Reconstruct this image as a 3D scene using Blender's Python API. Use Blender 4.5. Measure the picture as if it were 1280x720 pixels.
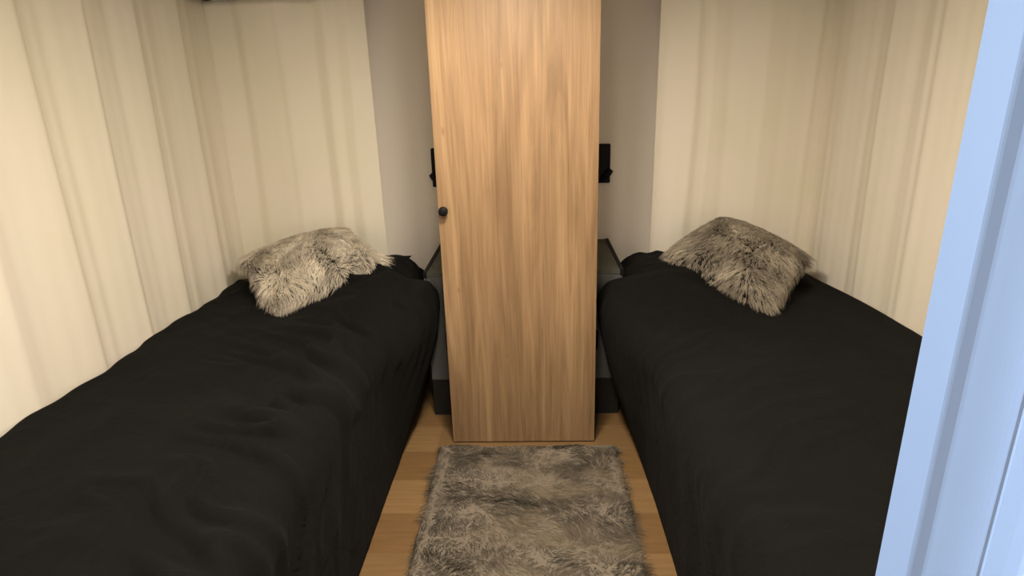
import bpy, bmesh, math, random
import numpy as np
from mathutils import Vector, Matrix, noise

random.seed(7); rng = np.random.default_rng(11)
for o in list(bpy.data.objects): bpy.data.objects.remove(o)
S = bpy.context.scene
COL = S.collection

# ------------------------------------------------------------ camera
F_PX = 760.0
X = Vector((0.9991143394, -0.0170168685, -0.0384832819))   # world axes seen in camera space (x right, y down, z forward)
Y = Vector((0.0312214025, -0.3133309103, 0.9491306363))
Z = Vector((-0.0282092330, -0.9494915307, -0.3125221149))
right = Vector((X[0], Y[0], Z[0])); down = Vector((X[1], Y[1], Z[1])); fwd = Vector((X[2], Y[2], Z[2]))
cd = bpy.data.cameras.new('camera'); cam = bpy.data.objects.new('camera', cd); COL.objects.link(cam)
cd.sensor_width = 36.0; cd.lens = 36.0 * F_PX / 1280.0; cd.clip_start = 0.02
M3 = Matrix((right, -down, -fwd)).transposed()
cam.matrix_world = Matrix.Translation((0, 0, 1.5)) @ M3.to_4x4()
S.camera = cam

# ------------------------------------------------------------ world, lights, exposure
w = bpy.data.worlds.new('world'); S.world = w; w.use_nodes = True
w.node_tree.nodes['Background'].inputs[0].default_value = (0.6, 0.62, 0.7, 1)
w.node_tree.nodes['Background'].inputs[1].default_value = 0.05
S.view_settings.view_transform = 'Standard'; S.view_settings.look = 'None'
S.view_settings.gamma = 1.0; S.view_settings.use_curve_mapping = False
S.view_settings.exposure = 0.0
LAMP = (-0.07, 1.62, 2.06); LAMP_W = 30.0; LAMP_C = (1.0, 0.885, 0.73)
FILL = (-0.07, 0.80, 2.06); FILL_W = 22.0  # unseen front lamp, added to even out wardrobe and curtain brightness
WIN_W = 25.0; WIN_C = (0.86, 0.95, 1.0)

def area(name, loc, rot, sx, sy, watt, col, shape='RECTANGLE', spread=math.pi):
    l = bpy.data.lights.new(name, 'AREA'); l.shape = shape; l.size = sx; l.size_y = sy
    l.energy = watt; l.color = col; l.spread = spread
    o = bpy.data.objects.new(name, l); o.location = loc; o.rotation_euler = rot; COL.objects.link(o); return o
area('ceiling_lamp_light', (LAMP[0], LAMP[1], LAMP[2] - 0.045), (0, 0, 0), 0.2, 0.2, LAMP_W, LAMP_C, 'DISK')
area('added_fill_light_front', (FILL[0], FILL[1], FILL[2] - 0.045), (0, 0, 0), 0.2, 0.2, FILL_W, LAMP_C, 'DISK')
area('corridor_daylight', (1.50, -0.46, 1.45), (0, math.radians(90), 0), 0.8, 0.40, WIN_W, WIN_C)

# ------------------------------------------------------------ helpers
def tag(o, label=None, cat=None, group=None, kind=None):
    if label: o['label'] = label
    if cat: o['category'] = cat
    if group: o['group'] = group
    if kind: o['kind'] = kind
    return o
def link(name, me, mat=None, parent=None, smooth=False):
    o = bpy.data.objects.new(name, me); COL.objects.link(o)
    if mat: me.materials.append(mat)
    if smooth:
        me.polygons.foreach_set('use_smooth', [True] * len(me.polygons))
    if parent: o.parent = parent
    return o
def obj(name, bm, mat=None, parent=None, smooth=False, bevel=0, solid=0):
    me = bpy.data.meshes.new(name); bmesh.ops.recalc_face_normals(bm, faces=bm.faces); bm.to_mesh(me); bm.free()
    o = link(name, me, mat, parent, smooth)
    if solid:
        m = o.modifiers.new('solid', 'SOLIDIFY'); m.thickness = solid; m.offset = -1
    if bevel:
        m = o.modifiers.new('bevel', 'BEVEL'); m.width = bevel; m.segments = 3; m.limit_method = 'ANGLE'
    return o
def empty(name, loc=(0, 0, 0)):
    o = bpy.data.objects.new(name, None); o.location = loc; o.empty_display_size = 0.1; COL.objects.link(o); return o
def box(bm, x0, x1, y0, y1, z0, z1):
    vs = [bm.verts.new((x, y, z)) for x in (x0, x1) for y in (y0, y1) for z in (z0, z1)]
    for f in ((0, 1, 3, 2), (4, 6, 7, 5), (0, 4, 5, 1), (2, 3, 7, 6), (0, 2, 6, 4), (1, 5, 7, 3)):
        bm.faces.new([vs[i] for i in f])
def bx(*a):
    bm = bmesh.new(); box(bm, *a); return bm
def lathe(bm, prof, n=32, mat=Matrix()):
    rings = []
    for r, z in prof:
        rings.append([bm.verts.new(mat @ Vector((r * math.cos(2 * math.pi * i / n), r * math.sin(2 * math.pi * i / n), z))) for i in range(n)])
    for a, b in zip(rings, rings[1:]):
        for i in range(n):
            bm.faces.new((a[i], a[(i + 1) % n], b[(i + 1) % n], b[i]))
    bm.faces.new(rings[0][::-1]); bm.faces.new(rings[-1])
def grid_mesh(name, P, closed=False):
    """P: (n, m, 3) array -> quad grid mesh"""
    n, m = P.shape[:2]
    me = bpy.data.meshes.new(name)
    idx = np.arange(n * m).reshape(n, m)
    q = np.stack([idx[:-1, :-1], idx[1:, :-1], idx[1:, 1:], idx[:-1, 1:]], -1).reshape(-1, 4)
    me.from_pydata(P.reshape(-1, 3).tolist(), [], q.tolist()); me.update(); return me
def sstep(a, b, x):
    t = np.clip((np.asarray(x, float) - a) / (b - a), 0, 1); return t * t * (3 - 2 * t)
def fbm(x, y, z=0.0, sc=1.0, oct=3):
    x, y = np.broadcast_arrays(np.asarray(x, float), np.asarray(y, float))
    out = np.zeros(x.size); xf = x.ravel(); yf = y.ravel()
    for i in range(xf.size):
        out[i] = noise.fractal(Vector((xf[i] * sc, yf[i] * sc, z)), 1.0, 2.0, oct)
    return out.reshape(x.shape)

# ------------------------------------------------------------ materials
def mat(name, col=(0.5, 0.5, 0.5), rough=0.6, spec=0.5, metal=0.0):
    m = bpy.data.materials.new(name); m.use_nodes = True
    b = m.node_tree.nodes['Principled BSDF']
    b.inputs['Base Color'].default_value = (*col, 1); b.inputs['Roughness'].default_value = rough
    b.inputs['Specular IOR Level'].default_value = spec; b.inputs['Metallic'].default_value = metal
    return m
def N(m, t, **k):
    n = m.node_tree.nodes.new(t)
    for a, v in k.items(): setattr(n, a, v)
    return n
def L(m, a, b): m.node_tree.links.new(a, b)
def coords(m, scale=(1, 1, 1), kind='Object', loc=(0, 0, 0)):
    tc = N(m, 'ShaderNodeTexCoord'); mp = N(m, 'ShaderNodeMapping')
    mp.inputs['Scale'].default_value = scale; mp.inputs['Location'].default_value = loc
    L(m, tc.outputs[kind], mp.inputs[0]); return mp.outputs[0]
def ramp(m, fac, stops):
    r = N(m, 'ShaderNodeValToRGB'); e = r.color_ramp.elements
    while len(e) < len(stops): e.new(0.5)
    for i, (p, c) in enumerate(stops): e[i].position = p; e[i].color = (*c, 1)
    L(m, fac, r.inputs[0]); return r.outputs[0]
def ntex(m, vec, scale, detail=4, rough=0.5, dist=0.0):
    n = N(m, 'ShaderNodeTexNoise'); n.inputs['Scale'].default_value = scale; n.inputs['Detail'].default_value = detail
    n.inputs['Roughness'].default_value = rough; n.inputs['Distortion'].default_value = dist
    L(m, vec, n.inputs['Vector']); return n.outputs['Fac']
def bump(m, h, strength=0.2, dist=0.002):
    b = N(m, 'ShaderNodeBump'); b.inputs['Strength'].default_value = strength; b.inputs['Distance'].default_value = dist
    L(m, h, b.inputs['Height']); L(m, b.outputs[0], m.node_tree.nodes['Principled BSDF'].inputs['Normal'])
def mixc(m, fac, a, b, mode='MIX'):
    n = N(m, 'ShaderNodeMix', data_type='RGBA', blend_type=mode)
    if isinstance(fac, float): n.inputs[0].default_value = fac
    else: L(m, fac, n.inputs[0])
    for s, v in ((6, a), (7, b)):
        if isinstance(v, tuple): n.inputs[s].default_value = (*v, 1)
        else: L(m, v, n.inputs[s])
    return n.outputs[2]

WALL = mat('wall_panel', (0.91, 0.83, 0.73), 0.75, 0.3)
v = coords(WALL); bump(WALL, ntex(WALL, v, 120, 3), 0.15, 0.001)
WHITE = mat('white_lacquer', (0.82, 0.82, 0.82), 0.45, 0.4)
v = coords(WHITE, (1, 1, 0.1)); bump(WHITE, ntex(WHITE, v, 160, 2), 0.06, 0.0006)
FRAME = mat('white_paint_daylight_tint', (0.39, 0.54, 0.86), 0.45, 0.35)  # white frame, blue cast of cool daylight put into its colour
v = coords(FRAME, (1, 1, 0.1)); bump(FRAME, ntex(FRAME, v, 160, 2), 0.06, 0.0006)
CEIL = mat('ceiling_panel', (0.86, 0.84, 0.80), 0.8, 0.2)
v = coords(CEIL); bump(CEIL, ntex(CEIL, v, 60, 2), 0.1, 0.001)

# curtain cloth
CURT = mat('cream_curtain_cloth', (0.80, 0.74, 0.62), 0.9, 0.15)
v = coords(CURT, (1, 1, 1))
c = ramp(CURT, ntex(CURT, v, 2.2, 2), [(0.35, (0.86, 0.80, 0.645)), (0.65, (0.89, 0.81, 0.69))])
L(CURT, c, CURT.node_tree.nodes['Principled BSDF'].inputs['Base Color'])
v2 = coords(CURT, (500, 500, 500)); bump(CURT, ntex(CURT, v2, 1, 2), 0.12, 0.0006)

# oak
OAK = mat('oak_veneer', (0.5, 0.3, 0.15), 0.5, 0.35)
v = coords(OAK, (1, 1, 0.055)); va = coords(OAK, (1, 1, 0.02)); vb = coords(OAK, (1, 1, 0.14))
g1 = ntex(OAK, v, 17, 7, 0.6, 1.6); g2 = ntex(OAK, va, 150, 4, 0.7); g3 = ntex(OAK, vb, 6.5, 3, 0.5, 1.2)
c1 = ramp(OAK, g1, [(0.28, (0.235, 0.147, 0.078)), (0.48, (0.325, 0.208, 0.112)), (0.72, (0.43, 0.285, 0.160))])
c2 = ramp(OAK, g2, [(0.34, (0.80, 0.77, 0.72)), (0.52, (1, 1, 1))])
c3 = ramp(OAK, g3, [(0.34, (0.76, 0.72, 0.68)), (0.62, (1.0, 0.98, 0.94))])
cc = mixc(OAK, 0.85, c1, c2, 'MULTIPLY'); cc = mixc(OAK, 1.0, cc, c3, 'MULTIPLY')
# two small knots
def knot(m, col, px, pz, r):
    tc = N(m, 'ShaderNodeTexCoord'); mp = N(m, 'ShaderNodeMapping')
    mp.inputs['Location'].default_value = (-px, 0, -pz * 0.42); mp.inputs['Scale'].default_value = (1, 0, 0.42)
    L(m, tc.outputs['Object'], mp.inputs[0])
    ln = N(m, 'ShaderNodeVectorMath', operation='LENGTH'); L(m, mp.outputs[0], ln.inputs[0])
    mr = N(m, 'ShaderNodeMapRange', interpolation_type='SMOOTHSTEP'); mr.inputs['From Min'].default_value = 0; mr.inputs['From Max'].default_value = r
    mr.inputs['To Min'].default_value = 0.6; mr.inputs['To Max'].default_value = 0
    L(m, ln.outputs['Value'], mr.inputs[0])
    return mixc(m, mr.outputs[0], col, (0.20, 0.10, 0.045))
cc = knot(OAK, cc, -0.274, 1.352, 0.011); cc = knot(OAK, cc, -0.045, 1.58, 0.007)
cc = knot(OAK, cc, -0.06, 0.42, 0.006); cc = knot(OAK, cc, -0.25, 0.72, 0.008)
L(OAK, cc, OAK.node_tree.nodes['Principled BSDF'].inputs['Base Color'])
bump(OAK, g2, 0.12, 0.0006)

# laminate floor: planks across the aisle
FLOOR = mat('laminate_floor', (0.4, 0.25, 0.12), 0.42, 0.4)
v = coords(FLOOR, (1, 1, 1), 'Object', (0.02, -0.035, 0))
br = N(FLOOR, 'ShaderNodeTexBrick'); br.offset = 0.37; br.offset_frequency = 1
br.inputs['Scale'].default_value = 1.0; br.inputs['Brick Width'].default_value = 1.15; br.inputs['Row Height'].default_value = 0.205
br.inputs['Mortar Size'].default_value = 0.0012; br.inputs['Bias'].default_value = 0.0
br.inputs['Color1'].default_value = (0.215, 0.128, 0.056, 1); br.inputs['Color2'].default_value = (0.28, 0.170, 0.076, 1)
br.inputs['Mortar'].default_value = (0.22, 0.13, 0.06, 1)
L(FLOOR, v, br.inputs['Vector'])
vg = coords(FLOOR, (0.08, 1, 1)); gr = ramp(FLOOR, ntex(FLOOR, vg, 70, 4), [(0.3, (0.82, 0.80, 0.76)), (0.65, (1, 1, 1))])
cc = mixc(FLOOR, 1.0, br.outputs['Color'], gr, 'MULTIPLY')
sx = N(FLOOR, 'ShaderNodeSeparateXYZ'); L(FLOOR, v, sx.inputs[0])
mt = N(FLOOR, 'ShaderNodeMath', operation='MULTIPLY'); mt.inputs[1].default_value = 0.5 / 0.205; L(FLOOR, sx.outputs[1], mt.inputs[0])
fr = N(FLOOR, 'ShaderNodeMath', operation='FRACT'); L(FLOOR, mt.outputs[0], fr.inputs[0])
gt = N(FLOOR, 'ShaderNodeMath', operation='GREATER_THAN'); gt.inputs[1].default_value = 0.5; L(FLOOR, fr.outputs[0], gt.inputs[0])
cc = mixc(FLOOR, 1.0, cc, ramp(FLOOR, gt.outputs[0], [(0.0, (0.84, 0.80, 0.76)), (1.0, (1, 1, 1))]), 'MULTIPLY')
L(FLOOR, cc, FLOOR.node_tree.nodes['Principled BSDF'].inputs['Base Color'])

# bedding
BLACK = mat('black_cotton', (0.0062, 0.0062, 0.0057), 0.95, 0.08)
b = BLACK.node_tree.nodes['Principled BSDF']; b.inputs['Sheen Weight'].default_value = 0.008; b.inputs['Sheen Roughness'].default_value = 0.6
v = coords(BLACK, (1, 1, 1)); bump(BLACK, ntex(BLACK, v, 20, 6, 0.6, 0.8), 0.6, 0.010)
BASE = mat('black_bed_board', (0.006, 0.006, 0.006), 0.6)
v = coords(BASE); bump(BASE, ntex(BASE, v, 80, 2), 0.1, 0.001)
METAL = mat('black_metal', (0.005, 0.005, 0.006), 0.6, 0.2)
v = coords(METAL); bump(METAL, ntex(METAL, v, 300, 2), 0.05, 0.0005)
GREY = mat('grey_board', (0.10, 0.10, 0.096), 0.6)
v = coords(GREY); bump(GREY, ntex(GREY, v, 90, 2), 0.08, 0.0006)
OLIVE = mat('olive_grey_top', (0.07, 0.07, 0.052), 0.6)
v = coords(OLIVE); bump(OLIVE, ntex(OLIVE, v, 90, 2), 0.08, 0.0006)
GLOW = mat('lamp_diffuser', (0.9, 0.85, 0.75), 0.5)
b = GLOW.node_tree.nodes['Principled BSDF']; b.inputs['Emission Color'].default_value = (1, 0.80, 0.56, 1); b.inputs['Emission Strength'].default_value = 6.0
GLASS = mat('frosted_pane', (0.8, 0.88, 1.0), 0.4); b = GLASS.node_tree.nodes['Principled BSDF']; b.inputs['Transmission Weight'].default_value = 1.0

def fur_mat(name, dark, mid, light, patch=6.0, loc=(0, 0, 0), lo=0.36, hi=0.64, stretch=(1, 1, 1)):
    m = mat(name, mid, 0.75, 0.25)
    v = coords(m, stretch, 'Object', loc)
    c = ramp(m, ntex(m, v, patch, 3, 0.55, 0.6), [(lo, dark), (0.5, mid), (hi, light)])
    at = N(m, 'ShaderNodeAttribute', attribute_name='tint')
    c = mixc(m, 1.0, c, at.outputs['Color'], 'MULTIPLY')
    L(m, c, m.node_tree.nodes['Principled BSDF'].inputs['Base Color']); return m
FUR_L = fur_mat('beige_long_fur', (0.50, 0.44, 0.36), (0.72, 0.64, 0.52), (0.84, 0.76, 0.62), 7.0, (1.3, 0, 0))
FUR_R = fur_mat('taupe_long_fur', (0.27, 0.23, 0.175), (0.41, 0.355, 0.275), (0.54, 0.47, 0.36), 6.0, (4.3, 0, 0))
FUR_RUG = fur_mat('grey_brown_rug_fur', (0.048, 0.042, 0.030), (0.105, 0.088, 0.067), (0.23, 0.185, 0.125), 3.8, (2.2, 0.4, 0), 0.38, 0.64, (0.65, 1.5, 1))
BACK = mat('brown_skin_backing', (0.20, 0.165, 0.125), 0.9)
v = coords(BACK); bump(BACK, ntex(BACK, v, 60, 3), 0.3, 0.002)

# ------------------------------------------------------------ room shell
XL, XR, YB, YF, HC = -1.66, 1.55, 3.18, -1.3, 2.12
def struct(name, bm, m, **k): return tag(obj(name, bm, m, **k), kind='structure')
struct('floor', bx(XL - .05, XR + .05, YF - .05, YB + .05, -0.06, 0), FLOOR)
struct('ceiling', bx(XL - .05, XR + .05, YF - .05, YB + .05, HC, HC + 0.06), CEIL)
struct('wall_back', bx(XL - .05, XR + .05, YB, YB + .05, 0, HC), WALL)
struct('wall_left', bx(XL - .05, XL, YF, YB, 0, HC), WALL)
bm = bmesh.new()          # right wall with the corridor window opening
box(bm, XR, XR + .05, -0.2, YB, 0, HC); box(bm, XR, XR + .05, YF, -0.72, 0, HC)
box(bm, XR, XR + .05, -0.72, -0.2, 0, 1.0); box(bm, XR, XR + .05, -0.72, -0.2, 1.9, HC)
struct('wall_right', bm, WALL)
struct('wall_front', bx(XL - .05, XR + .05, YF - .05, YF, 0, HC), WALL)
bm = bmesh.new()
for a in ((-0.76, -0.72, 0.96, 1.94), (-0.2, -0.16, 0.96, 1.94)): box(bm, XR - .02, XR + .03, a[0], a[1], a[2], a[3])
box(bm, XR - .02, XR + .03, -0.72, -0.2, 0.96, 1.0); box(bm, XR - .02, XR + .03, -0.72, -0.2, 1.9, 1.94)
wf = struct('window_1', bm, WHITE)
obj('window_pane', bx(XR + .02, XR + .026, -0.72, -0.2, 1.0, 1.9), GLASS, wf)
# partition between corridor and bedroom, doorway in it
struct('wall_partition', bx(0.345, XR, 0.385, 0.425, 0, HC), WHITE)
struct('wall_partition_left', bx(XL, -0.62, 0.385, 0.425, 0, HC), WHITE)
# white moulded door frame seen close on the right
def frame_profile(pts, z0, z1):
    bm = bmesh.new()
    a = [bm.verts.new((x, y, z0)) for x, y in pts]; b = [bm.verts.new((x, y, z1)) for x, y in pts]
    n = len(pts)
    for i in range(n): bm.faces.new((a[i], a[(i + 1) % n], b[(i + 1) % n], b[i]))
    bm.faces.new(a[::-1]); bm.faces.new(b); return bm
prof = [(0.2545, 0.3790), (0.2765, 0.3784), (0.2780, 0.3780), (0.2795, 0.3774), (0.2850, 0.3743), (0.2870, 0.3737)]
for i in range(1, 10):
    q = i / 9; prof.append((0.2880 + 0.0325 * q, 0.3736 - 0.0046 * math.sin(q * math.pi / 2)))
prof += [(0.3218, 0.3679), (0.3232, 0.3682), (0.3245, 0.3692), (0.34, 0.3700), (0.352, 0.3715), (0.360, 0.375), (0.364, 0.3845), (0.364, 0.43), (0.33, 0.435), (0.31, 0.43), (0.285, 0.405), (0.264, 0.3860)]
df = struct('door_1', frame_profile(prof, 0, 2.05), FRAME)
lm = obj('door_jamb', frame_profile([(-x - 0.28, y) for x, y in prof][::-1], 0, 2.05), FRAME, df)

# ------------------------------------------------------------ ceiling lamp (just above the frame) and the added fill lamp
for LP, lb in ((LAMP, 'round warm ceiling light in the middle of the bedroom ceiling'), (FILL, 'added unseen fill light on the bedroom ceiling near the doorway')):
    t = tag(empty('ceiling_light', (LP[0], LP[1], HC)), lb, 'ceiling light', 'ceiling lights')
    bm = bmesh.new(); lathe(bm, [(0.13, -0.001), (0.13, -0.03), (0.12, -0.035)]); obj('housing', bm, WHITE, t, True)
    bm = bmesh.new(); lathe(bm, [(0.118, -0.0355), (0.117, -0.045), (0.10, -0.052)]); obj('diffuser', bm, GLOW, t, True)

# ------------------------------------------------------------ wardrobe
t = tag(empty('wardrobe', (-0.065, 2.38, 0)), 'tall narrow oak wardrobe with one plain door between the two beds', 'wardrobe')
def loc(o, p):            # geometry written in world metres, parented to an empty
    for v_ in o.data.vertices: v_.co -= Vector(p)
    return o
P0 = t.location
bm = bmesh.new()
box(bm, -0.368, -0.350, 2.378, YB - .012, 0.0, HC - .006); box(bm, 0.221, 0.239, 2.378, YB - .012, 0.0, HC - .006)
box(bm, -0.350, 0.221, YB - .020, YB - .012, 0.06, HC - .006); box(bm, -0.350, 0.221, 2.378, YB - .020, HC - .024, HC - .006)
box(bm, -0.350, 0.221, 2.378, YB - .020, 0.06, 0.078); box(bm, -0.350, 0.221, 2.40, 2.416, 0, 0.06)
loc(obj('carcass', bm, OAK, t), P0)
dr = loc(obj('door', bx(-0.377, 0.2485, 2.355, 2.376, 0.006, HC - .012), OAK, t, bevel=0.0012), P0)
bm = bmesh.new()
lathe(bm, [(0.006, 0), (0.006, 0.010), (0.0165, 0.012), (0.0185, 0.016), (0.0185, 0.026), (0.016, 0.029), (0.001, 0.0295)], 32,
      Matrix.Translation(Vector((-0.3545, 2.3552, 1.050)) - P0) @ Matrix.Rotation(math.radians(90), 4, 'X'))
kn = obj('knob', bm, METAL, dr, True); kn['label'] = 'round black knob'

# ------------------------------------------------------------ low grey cabinets either side of the wardrobe
def side_cabinet(x0, x1, outer, hx, label):
    yf, zt = 2.60, 0.722
    t = tag(empty('bedside_cabinet', ((x0 + x1) / 2, (yf + YB) / 2, 0)), label, 'cabinet', 'low grey cabinets beside the wardrobe')
    P = t.location.copy()
    loc(obj('body', bx(x0, x1, yf, YB - .012, 0.19, zt - .018), GREY, t, bevel=0.0015), P)
    loc(obj('plinth', bx(x0 + .001, x1 - .001, yf + .004, YB - .02, 0.0, 0.19), BASE, t), P)
    e = 0.012
    if outer < 0: xs = (x0 + e, x1); es = (x0 - .004, x0 + e)
    else: xs = (x0, x1 - e); es = (x1 - e, x1 + .004)
    loc(obj('top', bx(xs[0], xs[1], yf - .004, YB - .012, zt - .018, zt), OLIVE, t), P)
    loc(obj('edge_strip', bx(es[0], es[1], yf - .006, YB - .012, zt - .024, zt + .004), METAL, t, bevel=0.001), P)
    bm = bmesh.new(); box(bm, hx - .016, hx + .016, yf - .012, yf, 0.345, 0.43)
    loc(obj('handle', bm, METAL, t, bevel=0.003), P)
side_cabinet(-0.498, -0.372, -1, -0.402, 'low grey cabinet squeezed between the wardrobe and the left bed')
side_cabinet(0.243, 0.388, 1, 0.268, 'low grey cabinet squeezed between the wardrobe and the right bed')

# ------------------------------------------------------------ wall reading lamps
def reading_lamp(xc, s, label):
    t = tag(empty('reading_lamp', (xc, YB, 1.12)), label, 'wall lamp', 'black reading lamps on the back wall')
    bm = bmesh.new(); box(bm, -0.04, 0.04, -0.030, -0.0005, -0.098, 0.098); obj('back_plate', bm, METAL, t, bevel=0.006)
    R_ = Matrix.Translation((s * 0.020, -0.042, -0.058)) @ Matrix.Rotation(math.radians(38 * s), 4, 'Y')
    bm = bmesh.new(); lathe(bm, [(0.010, -0.035), (0.015, -0.030), (0.017, 0.018), (0.013, 0.038)], 24, R_); hd = obj('lamp_head', bm, METAL, t, True)
    bm = bmesh.new(); lathe(bm, [(0.011, 0.0385), (0.010, 0.0395)], 24, R_); ln = obj('lens', bm, WHITE, hd)
    bm = bmesh.new(); lathe(bm, [(0.008, 0), (0.008, 0.02)], 16, Matrix.Translation((s * 0.020, -0.028, -0.058)) @ Matrix.Rotation(math.radians(90), 4, 'X'))
    obj('pivot', bm, METAL, t, True)
reading_lamp(-0.484, -1, 'black wall reading lamp showing as a thin bar left of the wardrobe')
reading_lamp(0.352, 1, 'black rectangular wall reading lamp right of the wardrobe')

# ------------------------------------------------------------ overhead lockers above the head ends
def locker(x0, x1, nd, label):
    t = tag(empty('overhead_locker', ((x0 + x1) / 2, YB - .2, 1.915)), label, 'overhead locker', 'overhead lockers on the back wall')
    P = t.location.copy()
    loc(obj('carcass', bx(x0, x1, 2.80, YB - .001, 1.925, HC - .001), WHITE, t, bevel=0.004), P)
    w_ = (x1 - x0) / nd
    for i in range(nd):
        d = loc(obj('door', bx(x0 + i * w_ + .003, x0 + (i + 1) * w_ - .003, 2.782, 2.799, 1.93, HC - .012), WHITE, t, bevel=0.003), P)
locker(-1.488, -0.835, 2, 'pale overhead locker whose underside shows above the left back curtain')
locker(0.64, 1.36, 2, 'pale overhead locker above the right back curtain')

# ------------------------------------------------------------ curtains
def curtain(name, a, b, inward, bands, z0, z1, label, amp=0.03, seed=0.0, lean=None, ripple=0.35, group='cream curtains around the beds'):
    """bands: list of (s_peak, s_valley_before, height): protrusion rises to the peak then drops. s in metres from a to b."""
    a = np.array(a); b = np.array(b); Lh = np.linalg.norm(b - a); d = (b - a) / Lh; n = np.array(inward)
    ks = [p[0] for p in bands]; kp = [p[1] for p in bands]
    s = np.linspace(0, Lh, int(Lh / 0.005)); zz = np.linspace(z0, z1, 60)
    P = np.zeros((len(zz), len(s), 3))
    base = np.interp(s, ks, kp)
    for j, z in enumerate(zz):
        q = (z - z0) / (z1 - z0)
        shift = 0.020 * math.sin(2.1 * q + seed) * (1 - q)
        k = 0.75 + 0.35 * q
        pr = np.interp(s + shift + 0.006 * np.sin(5 * q + 7 * s), ks, kp) * k
        # tiny smoothing
        ker = np.array([1, 2, 3, 4, 3, 2, 1]) / 16.0
        pr = np.convolve(np.pad(pr, 3, 'edge'), ker, 'valid')
        pr = pr * amp + ripple * 0.0022 * np.sin(s * 55 + 3 * q + seed) + ripple * 0.0015 * np.sin(s * 97 - 2 * q + seed * 2)
        xy = a[None, :] + s[:, None] * d[None, :] + pr[:, None] * n[None, :]
        P[j, :, 0:2] = xy; P[j, :, 2] = z
        if lean: P[j, :, 0] += lean(s, z)
    me = grid_mesh(name, P); o = link(name, me, CURT, None, True)
    m = o.modifiers.new('solid', 'SOLIDIFY'); m.thickness = 0.0025; m.offset = 0
    tag(o, label, 'curtain', group)
    return o
def bands_from(edges, L_, lo=0.0):
    out = []
    for s, h in edges: out.append((s, h))
    return out
ZC0, ZC1 = 0.45, 2.108
# left wall: s = y - 0.50 ; peaks where a bright band ends
Lb = []
def from_y(lst, off): return [(y - off, p) for y, p in lst]
LEFT = from_y([(0.5, 0.3), (0.72, 1), (0.80, 0.2), (1.0, 1), (1.1, 0.2), (1.34, 1.0), (1.42, 0.3), (1.64, 0.9), (1.70, 0.35), (1.76, 0.2),
               (1.925, 0.95), (1.955, 0.45), (1.99, 0.28), (2.00, 0.34), (2.04, 0.22), (2.205, 0.95), (2.235, 0.48), (2.30, 0.28), (2.36, 0.16), (2.495, 0.85), (2.52, 0.50), (2.56, 0.30), (2.58, 0.36), (2.66, 0.12),
               (2.815, 0.80), (2.84, 0.50), (2.88, 0.30), (2.90, 0.36), (3.0, 0.05), (3.09, 0.35)], 0.5)
curtain('curtain', (-1.585, 0.5), (-1.545, 3.09), (1, 0), LEFT, ZC0, ZC1, 'long cream pleated curtain along the left wall beside the left bed', 0.045, 0.4)
BL = [(0.0, 0.3), (0.05, 0.72), (0.165, 0.25), (0.21, 0.55), (0.36, 0.62), (0.39, 0.78), (0.55, 0.2), (0.61, 0.72), (0.655, 0.35), (0.715, 0.75), (0.80, 0.35)]
curtain('curtain', (-1.575, 3.10), (-0.775, 3.10), (0, -1), BL, ZC0, 1.9235, 'cream curtain on the back wall behind the left bed, its edge left of the wardrobe', 0.055, 1.1, ripple=0.25)
BR = [(0.0, 0.45), (0.03, 0.35), (0.165, 0.85), (0.20, 0.5), (0.235, 0.42), (0.25, 0.5), (0.34, 0.2), (0.50, 0.75), (0.60, 0.5), (0.70, 0.45), (0.735, 0.6), (0.75, 0.4), (0.84, 0.3)]
curtain('curtain', (0.597, 3.10), (1.43, 3.10), (0, -1), BR, ZC0, 1.9235, 'cream curtain on the back wall behind the right bed, its edge right of the wardrobe', 0.055, 2.3, ripple=0.25)
RIGHT = from_y([(0.5, 0.3), (0.7, 1), (0.82, 0.1), (1.05, 1), (1.15, 0), (1.4, 1.0), (1.5, 0.1), (1.72, 0.9), (1.80, 0.2), (2.05, 0.9), (2.09, 0.7), (2.13, 0.62), (2.275, 0.95),
                (2.31, 0.62), (2.335, 0.66), (2.40, 0.22), (2.575, 0.88), (2.60, 0.6), (2.62, 0.55), (2.68, 0.18), (2.80, 0.55), (2.885, 0.85), (2.93, 0.6), (2.96, 0.62), (3.04, 0.2), (3.09, 0.4)], 0.5)
curtain('curtain', (1.50, 0.5), (1.40, 3.09), (-1, 0), RIGHT, ZC0, ZC1, 'cream pleated curtain along the right wall beside the right bed', 0.034, 3.3)

# ------------------------------------------------------------ beds
def bed(side, xw, xe, label):
    """side -1 left, +1 right; xw wall-side x, xe aisle-side x"""
    x0, x1 = sorted((xw, xe)); y0, y1 = 0.84, 3.05
    t = tag(empty('bed', ((x0 + x1) / 2, (y0 + y1) / 2, 0)), label, 'bed', 'single beds')
    P = t.location.copy()
    loc(obj('bed_base', bx(x0, x1, y0, y1, 0.02, 0.34), BASE, t, bevel=0.006), P)
    loc(obj('mattress', bx(x0 + .005, x1 - .005, y0 + .01, y1 - .01, 0.34, 0.535), BLACK, t, bevel=0.03), P)
    for ix in (x0 + .06, x1 - .06):
        for iy in (y0 + .1, y1 - .1):
            loc(obj('leg', bx(ix - .02, ix + .02, iy - .02, iy + .02, 0, 0.021), METAL, t), P)
bed(-1, -1.50, -0.70, 'single bed under black bedding along the left curtain')
bed(1, 1.34, 0.56, 'single bed under black bedding along the right curtain')

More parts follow.
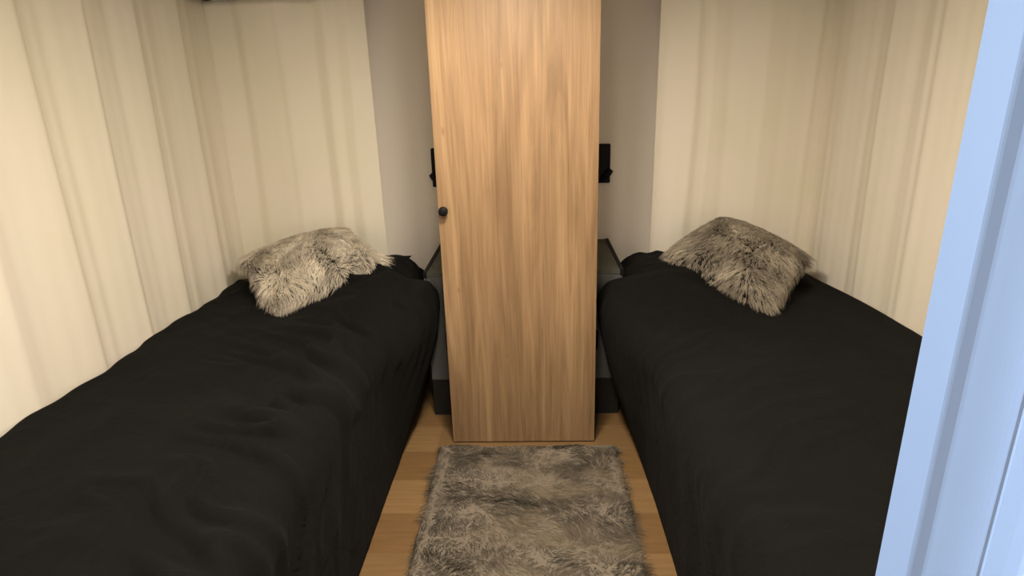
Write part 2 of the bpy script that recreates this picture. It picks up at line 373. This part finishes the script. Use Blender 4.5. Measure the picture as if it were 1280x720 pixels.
def duvet(side, label):
    ny, ns = 230, 190
    ys = np.concatenate([np.linspace(0.80, 2.15, 125, endpoint=False), np.linspace(2.15, 2.97, 120)]); ny = len(ys)
    c0 = -0.0 if side < 0 else 0
    P = np.zeros((ny, ns, 3))
    for j, y in enumerate(ys):
        rise = 0.105 * float(sstep(2.15, 2.60, y))
        if side < 0:
            wall = -1.533 - 0.012 * math.sin(y * 9.0) + 0.006 * math.sin(y * 31)
            edge = -0.615 + 0.165 * float(sstep(2.02, 2.46, y)) - 0.135 * float(sstep(2.52, 2.62, y))
            foot = -0.600
            ztop = 0.592
        else:
            wall = 1.430 - 0.075 * float(sstep(2.1, 2.95, y)) + 0.008 * math.sin(y * 8.0)
            edge = 0.425 - 0.135 * float(sstep(1.95, 2.46, y)) + 0.13 * float(sstep(2.52, 2.62, y))
            foot = 0.448 - 0.02 * float(sstep(1.8, 2.6, y))
            ztop = 0.585
        # path: wall lip -> top -> rounded edge -> hem at the floor
        r = 0.085
        W = abs(edge - wall)
        topL = W - r; arcL = r * math.pi / 2; zt_e = ztop + rise; sideL = zt_e - r - 0.012
        tot = topL + arcL + sideL
        s = np.linspace(0, tot, ns)
        sg = 1 if side < 0 else -1            # direction from the wall to the aisle
        u = np.clip(s, 0, topL); a = np.clip((s - topL) / arcL, 0, 1) * math.pi / 2; dn = np.clip(s - topL - arcL, 0, None)
        un = u / topL
        xx = u + r * np.sin(a); zz = zt_e - r * (1 - np.cos(a)) - dn
        # top: rise fades towards the wall; shallow crown
        wallfade = sstep(0.42, 0.85, un); wallfade = np.maximum(wallfade, sstep(0.05, 0.3, un) * 0.95 * float(sstep(2.62, 2.85, y)))
        zz = zz - rise * (1 - wallfade) * (dn <= 0) + 0.010 * np.sin(np.pi * np.clip(un, 0, 1)) * (a <= 0)
        zz[0:4] -= np.array([0.03, 0.012, 0.004, 0.0])
        x = wall + sg * xx
        k = np.clip(dn / sideL, 0, 1)
        x = x * (1 - k ** 1.6) + foot * k ** 1.6
        nx = sg * np.sin(np.where(dn > 0, math.pi / 2, a)); nz = np.cos(np.where(dn > 0, math.pi / 2, a))
        P[j, :, 0] = x; P[j, :, 1] = y; P[j, :, 2] = zz
        # wrinkles
        h = np.zeros(ns)
        ph = 0.0 if side < 0 else 5.0
        for i in range(ns):
            uu = s[i] / tot; d_e = (s[i] - topL)      # distance from the aisle edge
            b0 = noise.fractal(Vector((s[i] * 2.2, y * 2.0, 3 + ph)), 1.0, 2.0, 3) * 0.012
            wgt = math.exp(-((d_e + 0.05) / 0.26) ** 2)
            dia = y * 0.80 + s[i] * (0.55 if side < 0 else 0.5)
            wr = noise.noise(Vector((dia * 11.0 + 0.9 * noise.noise(Vector((s[i] * 4, y * 4, 1 + ph))), (y * -0.5 + s[i]) * 2.2, 7 + ph)))
            rid = max(0.0, 1 - abs(wr) * 3.2) ** 1.6
            act = 0.35 + 0.65 * max(0.0, min(1.0, 0.5 + 1.4 * noise.noise(Vector((s[i] * 2.2, y * 1.7, 12 + ph)))))
            strength = (0.046 if side < 0 else 0.012) * wgt + (0.0045 if side < 0 else 0.002)
            h[i] = b0 + rid * strength * act
            # hem folds on the hanging side
            if d_e > 0.1:
                h[i] += 0.003 * min(1, (d_e - 0.1) / 0.2) * math.sin(y * 23 + 3 * noise.noise(Vector((y * 2, 0, ph))) + s[i] * 5) * (0.0 if k[i] > 0.97 else 1) * (1 - 0.6 * k[i])
        edgefade = sstep(0, 0.04, s / tot)
        h *= edgefade * (1 - 0.7 * sstep(0.93, 1.0, s / tot))
        P[j, :, 0] += h * nx; P[j, :, 2] += h * nz
        # head end and foot end tuck down
        tk = float(sstep(2.93, 2.97, y)) * 0.05
        P[j, :, 2] = np.maximum(P[j, :, 2] - tk, 0.008)
    me = grid_mesh('duvet', P); o = link('duvet', me, BLACK, None, True)
    m = o.modifiers.new('solid', 'SOLIDIFY'); m.thickness = 0.012; m.offset = -1 if side < 0 else 1
    tag(o, label, 'duvet', 'black duvets')
    return o
duvet(-1, 'black duvet on the left bed, creased along its aisle side')
duvet(1, 'black duvet on the right bed, mostly smooth')

# cushion shapes ---------------------------------------------------
def puff(c4, thick, pinch=0.10, n=40, flat_bottom=0.5, rnd=0.0):
    """c4: BL, BR, TR, TL corners. returns upper grid, lower grid (n,n,3), normal"""
    BLc, BRc, TRc, TLc = [np.array(p, float) for p in c4]
    u = np.linspace(-1, 1, n)[None, :]; v = np.linspace(-1, 1, n)[:, None]
    uu = u * (1 - pinch * (1 - v ** 2)); vv = v * (1 - pinch * (1 - u ** 2))
    uu, vv = np.broadcast_arrays(uu, vv)
    if rnd:
        f = 1 - rnd * (u ** 2 * v ** 2) ** 1.5; uu = uu * f; vv = vv * f
    a = ((1 - uu) / 2)[..., None]; b_ = ((1 - vv) / 2)[..., None]
    base = b_ * (a * BLc + (1 - a) * BRc) + (1 - b_) * (a * TLc + (1 - a) * TRc)
    nrm = np.cross(BRc - BLc, TLc - BLc) + np.cross(TRc - TLc, TRc - BRc); nrm /= np.linalg.norm(nrm)
    if nrm[2] < 0: nrm = -nrm
    h = (np.clip(1 - u ** 2, 0, 1) ** 0.55 * np.clip(1 - v ** 2, 0, 1) ** 0.55)[..., None] * thick
    return base + nrm * h, base - nrm * h * flat_bottom, nrm
def closed(name, top, bot):
    n = top.shape[0]; me = bpy.data.meshes.new(name)
    V = np.concatenate([top.reshape(-1, 3), bot.reshape(-1, 3)]); i = np.arange(n * n).reshape(n, n)
    q = np.stack([i[:-1, :-1], i[:-1, 1:], i[1:, 1:], i[1:, :-1]], -1).reshape(-1, 4)
    me.from_pydata(V.tolist(), [], np.concatenate([q, q[:, ::-1] + n * n]).tolist())
    bm = bmesh.new(); bm.from_mesh(me); bmesh.ops.remove_doubles(bm, verts=bm.verts, dist=1e-5)
    bmesh.ops.recalc_face_normals(bm, faces=bm.faces); bm.to_mesh(me); bm.free(); return me

# bed pillows
def bed_pillow(c4, thick, label, rnd=0.0):
    t_, b_, _ = puff(c4, thick, 0.05, 36, 0.7, rnd)
    for g in (t_, b_):
        for i in range(g.shape[0]):
            for j in range(g.shape[1]):
                g[i, j, 2] += 0.006 * noise.noise(Vector(g[i, j]) * 9)
    o = link('bed_pillow', closed('bed_pillow', t_, b_), BLACK, None, True)
    tag(o, label, 'pillow', 'black bed pillows'); return o
bed_pillow([(-1.46, 2.66, 0.600), (-0.70, 2.66, 0.600), (-0.628, 2.995, 0.700), (-1.44, 3.03, 0.66)], 0.050, 'black bed pillow at the head of the left bed with a pointed corner')
bed_pillow([(0.50, 2.66, 0.600), (1.30, 2.66, 0.600), (1.30, 3.03, 0.66), (0.45, 3.025, 0.662)], 0.075, 'black bed pillow at the head of the right bed, rounded', 0.1)

# fur strands ------------------------------------------------------
def strands(name, roots, normals, combs, lengths, widths, tints, mat_, parent, seg=4, droop=0.35, curl=0.3, clump=None, clump_k=0.32):
    n = len(roots); r = roots; nn = normals
    side0 = np.cross(combs, nn); side0 /= np.linalg.norm(side0, axis=1)[:, None] + 1e-9
    rv = rng.normal(size=(n, 3)); side = side0 + 0.8 * rv; side /= np.linalg.norm(side, axis=1)[:, None]
    verts = np.zeros((n, 2 * seg + 1, 3))
    ph = rng.uniform(0, 6.28, n)
    for k in range(seg + 1):
        t_ = k / seg
        pos = r + lengths[:, None] * (t_ * nn * (1 - 0.45 * t_) + combs * (t_ ** 1.5) * 0.95)
        pos[:, 2] -= droop * lengths * t_ ** 2
        pos += side0 * (curl * lengths * np.sin(ph + t_ * 3.0) * t_ ** 1.2)[:, None]
        if clump is not None:
            tipc = clump
            pos += (tipc - (r)) * (clump_k * t_ ** 1.3)
        if k < seg:
            wdt = (widths * (1 - 0.75 * t_))[:, None] * side * 0.5
            verts[:, 2 * k] = pos - wdt; verts[:, 2 * k + 1] = pos + wdt
        else: verts[:, 2 * seg] = pos
    nv = 2 * seg + 1
    off = (np.arange(n) * nv)[:, None]
    loops = []; starts = []; totals = []
    quads = np.concatenate([off + np.array([[2 * k, 2 * k + 1, 2 * k + 3, 2 * k + 2]]) for k in range(seg - 1)], 1).reshape(n, seg - 1, 4)
    tri = off + np.array([[2 * seg - 2, 2 * seg - 1, 2 * seg]])
    lv = np.concatenate([quads.reshape(n, -1), tri], 1)         # per strand
    lps = 4 * (seg - 1) + 3
    ls = np.array([4 * k for k in range(seg)]); lt = np.array([4] * (seg - 1) + [3])
    me = bpy.data.meshes.new(name)
    me.vertices.add(n * nv); me.vertices.foreach_set('co', verts.reshape(-1))
    me.loops.add(n * lps); me.loops.foreach_set('vertex_index', lv.reshape(-1).astype(np.int32))
    me.polygons.add(n * seg)
    me.polygons.foreach_set('loop_start', ((np.arange(n) * lps)[:, None] + ls[None]).reshape(-1).astype(np.int32))
    me.polygons.foreach_set('loop_total', np.tile(lt, n).astype(np.int32))
    ca = me.color_attributes.new('tint', 'FLOAT_COLOR', 'POINT')
    colr = np.ones((n, nv, 4)); colr[:, :, :3] = tints[:, None, :]
    ca.data.foreach_set('color', colr.reshape(-1))
    me.update(calc_edges=True); me.validate()
    o = link(name, me, mat_, parent); return o

def fur_cushion(c4, thick, fur, n_str, label, comb_dir, lenr, tvar, flat=0.5, swirl=1.0, seed=0):
    t_, b_, nrm = puff(c4, thick, 0.03, 44, flat, 0.04)
    cen = t_.reshape(-1, 3).mean(0)
    base = Vector((float(cen[0]), float(cen[1]), float(b_[..., 2].min())))
    root = tag(empty('fur_cushion', base), label, 'cushion', 'shaggy fur cushions')
    bb = np.array(base)
    me = closed('cushion_cover', t_ - bb, b_ - bb); cv = link('cushion_cover', me, fur_back, root, True)
    n = t_.shape[0]
    # roots on top (85 %) and rim/underside
    def surf(g, u, v):
        fu = np.clip(u * (n - 1), 0, n - 1.001); fv = np.clip(v * (n - 1), 0, n - 1.001); i = fv.astype(int); j = fu.astype(int); a = (fu - j)[:, None]; b = (fv - i)[:, None]
        return (1 - b) * ((1 - a) * g[i, j] + a * g[i, j + 1]) + b * ((1 - a) * g[i + 1, j] + a * g[i + 1, j + 1])
    def nor(g, u, v, s):
        e = 0.02
        du = surf(g, np.clip(u + e, 0, 1), v) - surf(g, np.clip(u - e, 0, 1), v); dv = surf(g, u, np.clip(v + e, 0, 1)) - surf(g, u, np.clip(v - e, 0, 1))
        m_ = np.cross(du, dv); m_ /= np.linalg.norm(m_, axis=1)[:, None] + 1e-9
        m_ *= np.sign((m_ @ nrm))[:, None] * s; return m_
    nt = int(n_str * 0.80); nb = n_str - nt
    ut, vt = rng.uniform(0, 1, nt), rng.uniform(0, 1, nt)
    ub, vb = rng.uniform(0, 1, nb), rng.uniform(0, 1, nb)
    eb = rng.uniform(0, 1, nb) < 0.9           # mostly near the rim
    rim = rng.uniform(0, 0.10, nb) ** 1.0; sidei = rng.integers(0, 4, nb)
    ub = np.where(eb & (sidei == 0), rim, ub); ub = np.where(eb & (sidei == 1), 1 - rim, ub)
    vb = np.where(eb & (sidei == 2), rim, vb); vb = np.where(eb & (sidei == 3), 1 - rim, vb)
    R_ = np.concatenate([surf(t_, ut, vt), surf(b_, ub, vb)]); Nn = np.concatenate([nor(t_, ut, vt, 1), nor(b_, ub, vb, -1)])
    out = R_ - cen; out -= (out @ nrm)[:, None] * nrm; out /= 0.25
    cd_ = np.array(comb_dir, float)
    # swirl field by noise
    f1 = np.array([noise.noise(Vector((p[0] * 7, p[1] * 7, p[2] * 7 + seed))) for p in R_]); f2 = np.array([noise.noise(Vector((p[0] * 7, p[1] * 7, p[2] * 7 + 40 + seed))) for p in R_])
    ax1 = np.array(c4[1], float) - np.array(c4[0], float); ax1 /= np.linalg.norm(ax1); ax2 = np.cross(nrm, ax1)
    cmb = cd_[None] * 0.8 + out * 0.30 * np.clip(np.linalg.norm(out, axis=1), 0, 1.3)[:, None] ** 2 + swirl * (f1[:, None] * ax1 + f2[:, None] * ax2) * 1.6
    cmb -= np.sum(cmb * Nn, 1)[:, None] * Nn * 0.8
    cl = np.linalg.norm(cmb, axis=1)[:, None]; cmb = cmb / (cl + 1e-6) * np.clip(cl, 0.3, 1.0)
    # clump centres
    nc = max(60, n_str // 22); ci = rng.choice(n_str, nc, replace=False); C = R_[ci]
    near = np.zeros(n_str, int)
    for s0 in range(0, n_str, 2000):
        d = ((R_[s0:s0 + 2000, None, :] - C[None]) ** 2).sum(-1); near[s0:s0 + 2000] = d.argmin(1)
    clump = C[near]; dirs = cmb[ci][near] * 0.6 + cmb * 0.4
    Ln = rng.uniform(lenr[0], lenr[1], n_str) * (0.85 + 0.3 * rng.uniform(0, 1, nc)[near])
    ti = (1 + tvar * rng.normal(size=nc))[near] * (1 + 0.10 * rng.normal(size=n_str)); ti = np.clip(ti, 0.45, 1.5)
    warm = rng.normal(size=n_str) * 0.03
    tint = np.stack([ti * (1 + warm), ti, ti * (1 - warm * 1.5)], 1)
    o = strands('fur', R_ - bb, Nn * 0.75, dirs, Ln, rng.uniform(0.0013, 0.0025, n_str), tint, fur, root, 4, 0.25, 0.22, clump - bb)
    o['kind'] = 'stuff'
    return root
fur_back = FUR_L
fur_cushion([(-1.085, 2.34, 0.632), (-0.690, 2.73, 0.742), (-0.970, 2.97, 0.850), (-1.46, 2.83, 0.735)], 0.10, FUR_L, 23000,
            'pale beige shaggy fur cushion leaning in the corner on the left bed', (0.35, -0.55, -0.35), (0.034, 0.062), 0.07, seed=1)
fur_back = FUR_R
fur_cushion([(0.590, 2.80, 0.722), (0.935, 2.29, 0.63), (1.285, 2.76, 0.705), (0.915, 2.975, 0.870)], 0.11, FUR_R, 22000,
            'darker taupe fur cushion leaning in the corner on the right bed', (-0.25, -0.60, -0.35), (0.030, 0.052), 0.06, swirl=0.6, seed=9)

# rug ---------------------------------------------------------------
def rug():
    x0, x1, y0, y1 = -0.43, 0.34, 1.12, 2.315
    root = tag(empty('fur_rug', ((x0 + x1) / 2, (y0 + y1) / 2, 0)), 'grey-brown shaggy fur rug on the floor in front of the wardrobe', 'rug')
    bb = np.array(root.location)
    nx, ny = 90, 130
    gx = np.linspace(x0, x1, nx); gy = np.linspace(y0, y1, ny)
    def edgew(x, y):
        d = np.minimum(np.minimum(x - x0, x1 - x), np.minimum(y - y0, y1 - y)); return np.clip(d / 0.05, 0, 1)
    def hgt(x, y):
        h = 0.018 + 0.020 * noise.noise(Vector((x * 2.6, y * 8.0, 2))) + 0.008 * noise.noise(Vector((x * 9, y * 14, 5)))
        return max(0.008, h)
    bm = bmesh.new()
    Pt = np.zeros((ny, nx, 3))
    for j, y in enumerate(gy):
        for i, x in enumerate(gx):
            Pt[j, i] = (x + 0.010 * noise.noise(Vector((y * 6, 0, x > 0))), y, 0.004 + hgt(x, y) * float(edgew(x, y)) ** 0.5)
    me = grid_mesh('backing', Pt - bb); o = link('backing', me, BACK, root, True)
    m = o.modifiers.new('solid', 'SOLIDIFY'); m.thickness = 0.003; m.offset = -1
    n = 46000
    x = rng.uniform(x0, x1, n); y = rng.uniform(y0, y1, n)
    z = np.array([hgt(a, b) for a, b in zip(x, y)]) * np.sqrt(edgew(x, y)) + 0.003
    R_ = np.stack([x, y, z], 1); Nn = np.zeros((n, 3)); Nn[:, 2] = 0.55
    f1 = np.array([noise.noise(Vector((p[0] * 5, p[1] * 7, 1.0))) for p in R_]); f2 = np.array([noise.noise(Vector((p[0] * 5, p[1] * 7, 30.0))) for p in R_])
    ang = 2.2 * f1 * math.pi
    cmb = np.stack([0.35 + 1.7 * f1, -0.25 + 1.9 * f2, np.zeros(n)], 1)
    ed = 1 - edgew(x, y)
    cmb[:, 0] += ed * np.sign(x - (x0 + x1) / 2) * 1.3 * (np.minimum(x - x0, x1 - x) < 0.03)
    cl = np.linalg.norm(cmb, axis=1)[:, None]; cmb = cmb / (cl + 1e-6) * np.clip(cl, 0.45, 1.0)
    nc = 1300; ci = rng.choice(n, nc, replace=False); C = R_[ci]; near = np.zeros(n, int)
    for s0 in range(0, n, 2000):
        d = ((R_[s0:s0 + 2000, None, :2] - C[None, :, :2]) ** 2).sum(-1); near[s0:s0 + 2000] = d.argmin(1)
    Ln = rng.uniform(0.030, 0.050, n) * (0.8 + 0.4 * rng.uniform(0, 1, nc)[near])
    ti = (1 + 0.08 * rng.normal(size=nc))[near] * (1 + 0.10 * rng.normal(size=n)); ti = np.clip(ti, 0.45, 1.55)
    tint = np.stack([ti, ti, ti], 1)
    o = strands('pile', R_ - bb, Nn, cmb[ci][near] * 0.6 + cmb * 0.4, Ln, rng.uniform(0.0012, 0.0024, n), tint, FUR_RUG, root, 4, 0.2, 0.22, C[near] - bb, 0.15)
    o['kind'] = 'stuff'
    # no strand goes through the floor
    vs = np.zeros(len(o.data.vertices) * 3); o.data.vertices.foreach_get('co', vs); vs = vs.reshape(-1, 3); vs[:, 2] = np.maximum(vs[:, 2], 0.002)
    lim = 2.352 - bb[1]; vs[:, 1] = np.minimum(vs[:, 1], lim)
    o.data.vertices.foreach_set('co', vs.reshape(-1)); o.data.update()
rug()
